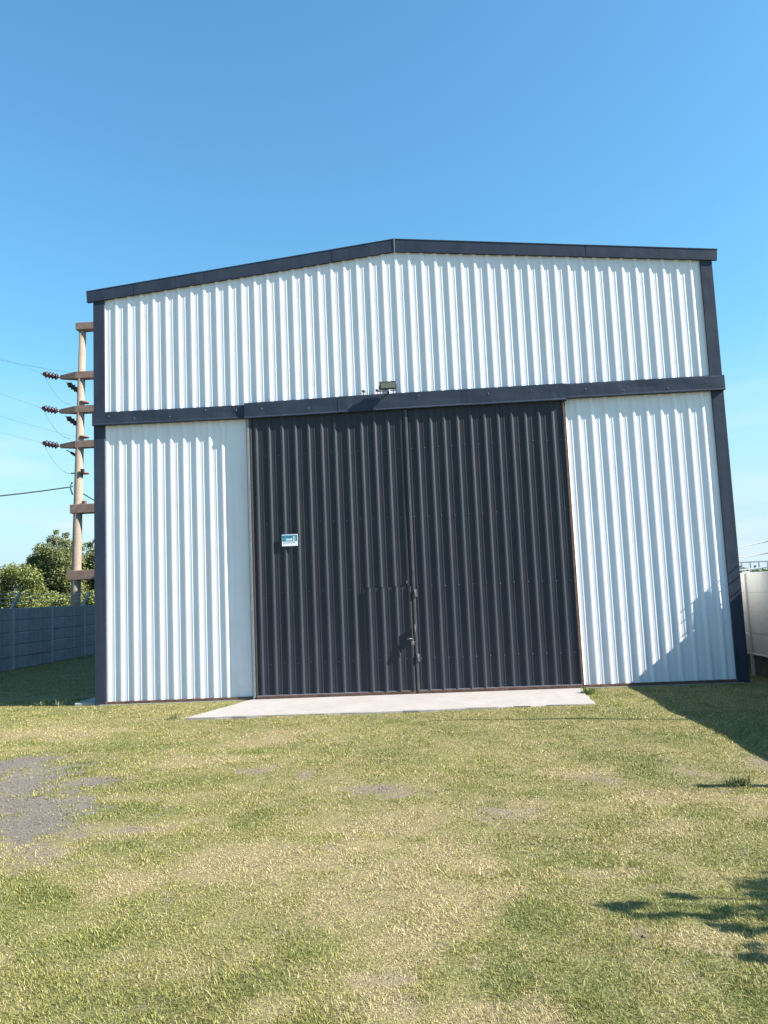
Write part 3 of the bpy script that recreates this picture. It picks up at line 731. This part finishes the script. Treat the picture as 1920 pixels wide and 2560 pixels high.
tree('shrub', 'yellow green shrub low behind the foot of the power pole', 'shrub', (c4[2][0], 20.5, 0), c4, 13000, .11, LIGHT, 11, .06)
# far row of trees at the right
FY = 75
cl = []
r_ = np.random.default_rng(5)
for k in range(26):
    u = 1790+k*11; p = onY(u, 1424-r_.uniform(0, 6), FY+r_.uniform(-3, 3)); cl.append((p[0], p[1], max(.6, p[2]-.6), r_.uniform(.7, 1.1)))
    cl.append((p[0], p[1]+1, .8, 1.1))
wd = leaves('woodland', cl, 9000, .32, [(.10, .15, .07), (.08, .12, .06), (.13, .17, .09)], None, 12)
tag(wd, 'low far green tree line beyond the right wall', None, None, 'stuff')
rl = thing('railing', (onY(1880, 1405, 60)[0], 60, 0), 'distant blue grey railing above the far tree line on the right', 'railing')
mb = MB(); a = onY(1800, 1411, 60); b_ = onY(2050, 1391, 60); zz = (onY(1850, 1408, 60)[2]+onY(1920, 1401, 60)[2])/2
mb.bbox((a[0], 59.95, zz-.07), (b_[0], 60.05, zz+.07), .01); mb.build('rail', M_rail, rl)
pm = None
for k in range(10):
    x = a[0]+.4+k*.78
    if pm is None:
        mb = MB(); mb.bbox((-.05, -.05, 0), (.05, .05, zz-.0705), .008); pm = mb.build('railing_post', M_rail, rl); pm.location = (x, 60, 0)
    else: part('railing_post', pm.data, rl, (x, 60, 0))

# young tree right of the frame that throws the leafy shadows on the lawn
tg = [(330,320,95),(430,290,80),(540,285,50),(460,385,50),(600,395,60),(720,385,50),(850,365,50),(960,360,50),(1080,380,60),(1190,400,70),(900,195,70),(990,205,55),(840,200,40),(1280,330,80),(1350,310,60),(1250,460,80),(1370,490,90),(1480,515,80),(1560,180,60),(1640,185,60),(1530,285,50),(1470,740,80),(1560,745,80),(1640,760,70),(1540,640,60),(1630,490,60),(1640,370,50),(200,265,35),(1720,490,70),(1760,750,90),(1800,330,70),(1850,200,70)]
clo = []
r_ = np.random.default_rng(21)
for i, (cx, cy2, sz) in enumerate(tg):
    g0 = onZ(1440+cx*.2893, 2180+cy2*.2893); hh = 1.75+r_.uniform(-.25, .45)+(.25 if cx > 1500 else 0)
    clo.append((g0[0]+hh/.735, g0[1]-.2*hh/.735, hh, sz*.2893*(g0-CAM)@FW/FPX if False else sz*.2893*float((g0-CAM)@FW)/FPX*.62))
extra = []
for (ax, ay, az_) in ((11.3,-10.3,2.2),(11.6,-10.6,2.4),(11.8,-10.2,2.0),(11.5,-9.9,2.5),(11.2,-10.8,2.1),(11.9,-10.7,2.6),(11.55,-10.3,2.9),(11.75,-9.8,2.3),(11.35,-10.1,2.6),(11.1,-10.5,1.8),(12.0,-10.3,2.3),(11.6,-10.9,1.9),(11.4,-10.6,2.8)):
    extra.append((ax+.85, ay, az_, .20))
yt = thing('young_tree', (12.0, -10.35, 0), 'young leafy tree standing on the lawn right of the view', 'tree')
fork = np.array([11.95, -10.3, 1.35])
mb = MB(); mb.tube([(12.0, -10.35, -.2), (11.98, -10.33, .5), fork], [.06, .05, .042], 9); mb.build('trunk', M_bark, yt)
lm = MB()
for c in clo:
    q = np.array(c[:3]); lm.tube([fork, (fork+q)/2+np.array([0, 0, .18]), q], [.012, .007, .003], 5, cap=False)
for c in extra:
    q = np.array(c[:3]); lm.tube([fork, (fork+q)/2+np.array([0, 0, .1]), q], [.022, .014, .005], 5, cap=False)
lm.build('limb', M_bark, yt)
leaves('crown', clo, 720, .062, MID+LIGHT[:1], yt, 22)
leaves('crown', extra, 3000, .075, MID+LIGHT[:1], yt, 23)
# two posts beyond the right wall whose thin shadows cross the lawn
pm = thing('slim_post', (12.95, -4.24, 0), 'slim galvanised post standing outside the right wall', 'post')
mb = MB(); mb.tube([(12.95, -4.24, -.3), (12.95, -4.24, 3.6), (12.95, -4.24, 4.85)], [.04, .035, .022], 10); mb.build('shaft', M_steel, pm)
mb = MB(); mb.tube([(12.95, -4.24, 4.85), (12.95, -4.24, 4.88)], .03, 10); mb.build('cap', M_steel, pm)
pm = thing('gate_post', (12.42, -7.78, 0), 'square concrete gate post at the near end of the right wall', 'post')
mb = MB(); mb.bbox((12.37, -7.83, -.3), (12.47, -7.73, 2.64), .01); mb.build('shaft', M_panelw, pm)
mb = MB(); mb.bbox((12.35, -7.85, 2.641), (12.49, -7.71, 2.68), .01); mb.build('cap', M_panelw, pm)

# ------------------------------------------------------------------ grass
def in_poly(x, y, poly):
    ins = np.zeros(len(x), bool); n = len(poly); j = n-1
    for i in range(n):
        xi, yi = poly[i]; xj, yj = poly[j]
        c = ((yi > y) != (yj > y)) & (x < (xj-xi)*(y-yi)/(yj-yi+1e-12)+xi); ins ^= c; j = i
    return ins
def scatter(dmin, dmax, n0, d0, pw, cap, lim=.66, xr=None):
    """blades per square metre n0*(d0/d)**pw, inside the view wedge widened on both sides"""
    ds = np.linspace(dmin, dmax, 400); dens = np.minimum(cap, n0*(d0/ds)**pw)*2*lim*ds
    cdf = np.cumsum(dens); N = int(cdf[-1]*(ds[1]-ds[0])); d = np.interp(rng.random(N), cdf/cdf[-1], ds)
    l = rng.uniform(-lim, lim, N)*d
    x = CAM[0]-sy_*d+cy_*l; y = CAM[1]+cy_*d+sy_*l
    return x, y, d
x, y, d = scatter(3.0, 16.2, 23500, 3.6, 1.66, 23500, .60)
keep = ~in_poly(x, y, [tuple(p) for p in APRON]) & ~((y > -.07) & (x > -.47) & (x < 12.1)) & (x < 13.5)
x2, y2, d2 = scatter(14.0, 34, 1500, 14, 1.5, 1500)
k2 = (x2 < -.47) & (x2 > -8.5) & (y2 > -.3)
# the rest of the yard beside and behind the wedge, thinner
x3 = rng.uniform(-6.6, 12.36, 200000); y3 = rng.uniform(-16.5, 1.4, 200000)
d3 = -sy_*(x3-CAM[0])+cy_*(y3-CAM[1]); l3 = cy_*(x3-CAM[0])+sy_*(y3-CAM[1])
k3 = ((np.abs(l3) > .60*np.abs(d3)) | (d3 < 3.1)) & ~((y3 > -.07) & (x3 > -.47) & (x3 < 12.1)) & ~in_poly(x3, y3, [tuple(p) for p in APRON])
x = np.concatenate([x[keep & (y < 1.6)], x2[k2 & (y2 >= 1.6)], x3[k3]]); y = np.concatenate([y[keep & (y < 1.6)], y2[k2 & (y2 >= 1.6)], y3[k3]])
d = np.hypot(x-CAM[0], y-CAM[1]); d[-int(k3.sum()):] = np.maximum(d[-int(k3.sum()):], 12)
green, dry, bare, gr = lawn(x, y)
edge_n = fbm(x*9, y*9, 61, 2)
p = np.clip(1-.80*bare-1.15*gr, .02, 1)*(1-.35*np.clip(dry, 0, 1)*edge_n)
kk = rng.random(len(x)) < p
x, y, d, green, dry, bare, gr = [a[kk] for a in (x, y, d, green, dry, bare, gr)]
N = len(x); z = hgt(x, y)-.004
tuft = fbm(x*4.5, y*4.5, 81, 3)
hl = (.010+.024*np.clip(tuft-.25, 0, 1)+.007*green)*rng.uniform(.5, 1.35, N)*(1-.45*bare)
strand = rng.random(N) < .0012
hl = np.where(strand, rng.uniform(.08, .17, N), hl)
az = rng.uniform(0, 2*np.pi, N)+1.5*(tuft-.5); lean = rng.uniform(.4, 1.65, N)
lean = np.where(strand, 1.72, lean)
wd_ = (.0005+.00030*d)*rng.uniform(.7, 1.3, N)
dx, dy = np.cos(az), np.sin(az); sx, sy2 = -dy, dx
twist = rng.uniform(-.6, .6, N); sx, sy2 = sx*np.cos(twist)-sy2*np.sin(twist), sx*np.sin(twist)+sy2*np.cos(twist)
base = np.stack([x, y, z], 1); side = np.stack([sx, sy2, np.zeros(N)], 1)*wd_[:, None]
l1 = np.where(strand, 1.25, lean*.5)
up1 = np.stack([dx*np.sin(l1), dy*np.sin(l1), np.cos(l1)], 1)*(hl*.55)[:, None]
up2 = np.stack([dx*np.sin(lean), dy*np.sin(lean), np.cos(lean)], 1)*(hl*.65)[:, None]
V = np.stack([base-side, base+side, base+up1+side*.8, base+up1-side*.8, base+up1+up2], 1).reshape(-1, 3)
r1 = rng.random(N); gsel = r1 < np.clip(.18+.85*green-.25*dry, .03, .92); r2 = rng.random(N); ssel = r2 < np.clip(.10+.75*dry-.3*green+.5*bare, .03, .9)
c = np.where(gsel[:, None], GREEN_C, YEL_C); c = np.where((ssel & ~(gsel & (rng.random(N) < .5)))[:, None], STRAW_C, c)
c = np.where(strand[:, None], STRAW_C*1.1, c)
c = c*rng.uniform(.62, 1.25, N)[:, None]*(.86+.28*fbm(x*1.3, y*1.3, 91))[:, None]
C = np.repeat(c, 5, 0)
i5 = np.arange(N)[:, None]*5
loops = np.concatenate([i5+np.array([0, 1, 2, 3]), ], 1)
quad = (i5+np.array([0, 1, 2, 3])).astype(np.int64); tri = (i5+np.array([3, 2, 4])).astype(np.int64)
loops = np.concatenate([quad, tri], 1).ravel()
starts = (np.arange(N)[:, None]*7+np.array([0, 4])).ravel(); totals = np.tile([4, 3], N)
gs = fast_mesh('grass', V, loops, starts, totals, C, M_grass)
tag(gs, 'short patchy green and straw coloured lawn grass in front of the shed', None, None, 'stuff')

# pebbles on the bare ground
Np = 9000
px, py, pd = scatter(4.2, 13.5, 900, 6, .8, 900)
g_, d_, b2, gr2 = lawn(px, py); k = (gr2 > .35) | (b2*rng.random(len(px)) > .42)
k &= ~in_poly(px, py, [tuple(q) for q in APRON]) & (py < -.1); px, py, gr2 = px[k], py[k], gr2[k]
n = len(px); r_ = rng.uniform(.003, .008, n)*(1+1.2*(rng.random(n) < .04))
oct_ = np.array([(1,0,0),(0,1,0),(-1,0,0),(0,-1,0),(0,0,.7),(0,0,-.5)], float)
Vp = (oct_[None]*(r_[:, None, None])*rng.uniform(.6, 1.3, (n, 6, 1)))+np.stack([px, py, hgt(px, py)-.012*gr2+.002], 1)[:, None, :]
ft_ = np.array([(0,1,4),(1,2,4),(2,3,4),(3,0,4),(1,0,5),(2,1,5),(3,2,5),(0,3,5)])
lp = (np.arange(n)[:, None, None]*6+ft_[None]).ravel()
cp = np.repeat(np.array([.145, .128, .11])*rng.uniform(.65, 1.35, n)[:, None], 6, 0)
pb = fast_mesh('gravel', Vp.reshape(-1, 3), lp, np.arange(n*8)*3, np.full(n*8, 3), cp, M_ground)
tag(pb, 'loose grey gravel scattered over the bare patches', None, None, 'stuff')

# ------------------------------------------------------------------ weeds
def weed(u, v, n, L, cols, label, seed, up=.8, pos=None, spread=.05):
    g0 = onZ(u, v) if pos is None else np.array(pos); r = np.random.default_rng(seed); Vs = []; Lp = []; Cs = []
    w_ = thing('weed', tuple(g0), label, 'weed'); vv = 0
    for k in range(n):
        az = r.uniform(0, 2*math.pi); ln = L*r.uniform(.55, 1.2); le = r.uniform(.15, 1.2); b0 = g0+np.array([r.normal()*spread, r.normal()*spread*.8, 0])
        dirv = np.array([math.cos(az)*math.sin(le), math.sin(az)*math.sin(le), math.cos(le)*up]); sd = np.array([-math.sin(az), math.cos(az), 0])*ln*.035
        p1 = b0+dirv*ln*.55; p2 = b0+dirv*ln+np.array([0, 0, -.18*ln*math.sin(le)])
        Vs += [b0-sd*.4, b0+sd*.4, p1+sd, p1-sd, p2]; Lp += [vv, vv+1, vv+2, vv+3, vv+3, vv+2, vv+4]; vv += 5
        c = np.array(cols[r.integers(len(cols))])*r.uniform(.7, 1.3); Cs += [c]*5
    fast_mesh('foliage', np.array(Vs), np.array(Lp), (np.arange(n)[:, None]*7+np.array([0, 4])).ravel(), np.tile([4, 3], n), np.array(Cs), M_grass, w_)
    return w_
WG = [(.09, .14, .04), (.13, .18, .06), (.17, .19, .07)]
weed(1846, 1962, 200, .10, [(.11, .15, .045), (.20, .20, .08), (.07, .09, .03)], 'bushy weed clump by the end of the wall shadow at right', 31, spread=.07)
weed(1470, 1735, 160, .16, WG, 'low green weeds at the right corner of the concrete apron', 32)
weed(113, 1764, 60, .22, [(.20, .24, .12), (.15, .20, .08)], 'pale weed standing at the shade edge, farther left of the shed corner', 33)
weed(150, 1765, 35, .17, [(.20, .24, .12), (.15, .20, .08)], 'smaller pale weed at the shade edge close to the shed corner', 34)
weed(432, 1797, 60, .12, [(.08, .11, .035), (.12, .14, .05)], 'small dark weed by the left tip of the concrete apron', 35)
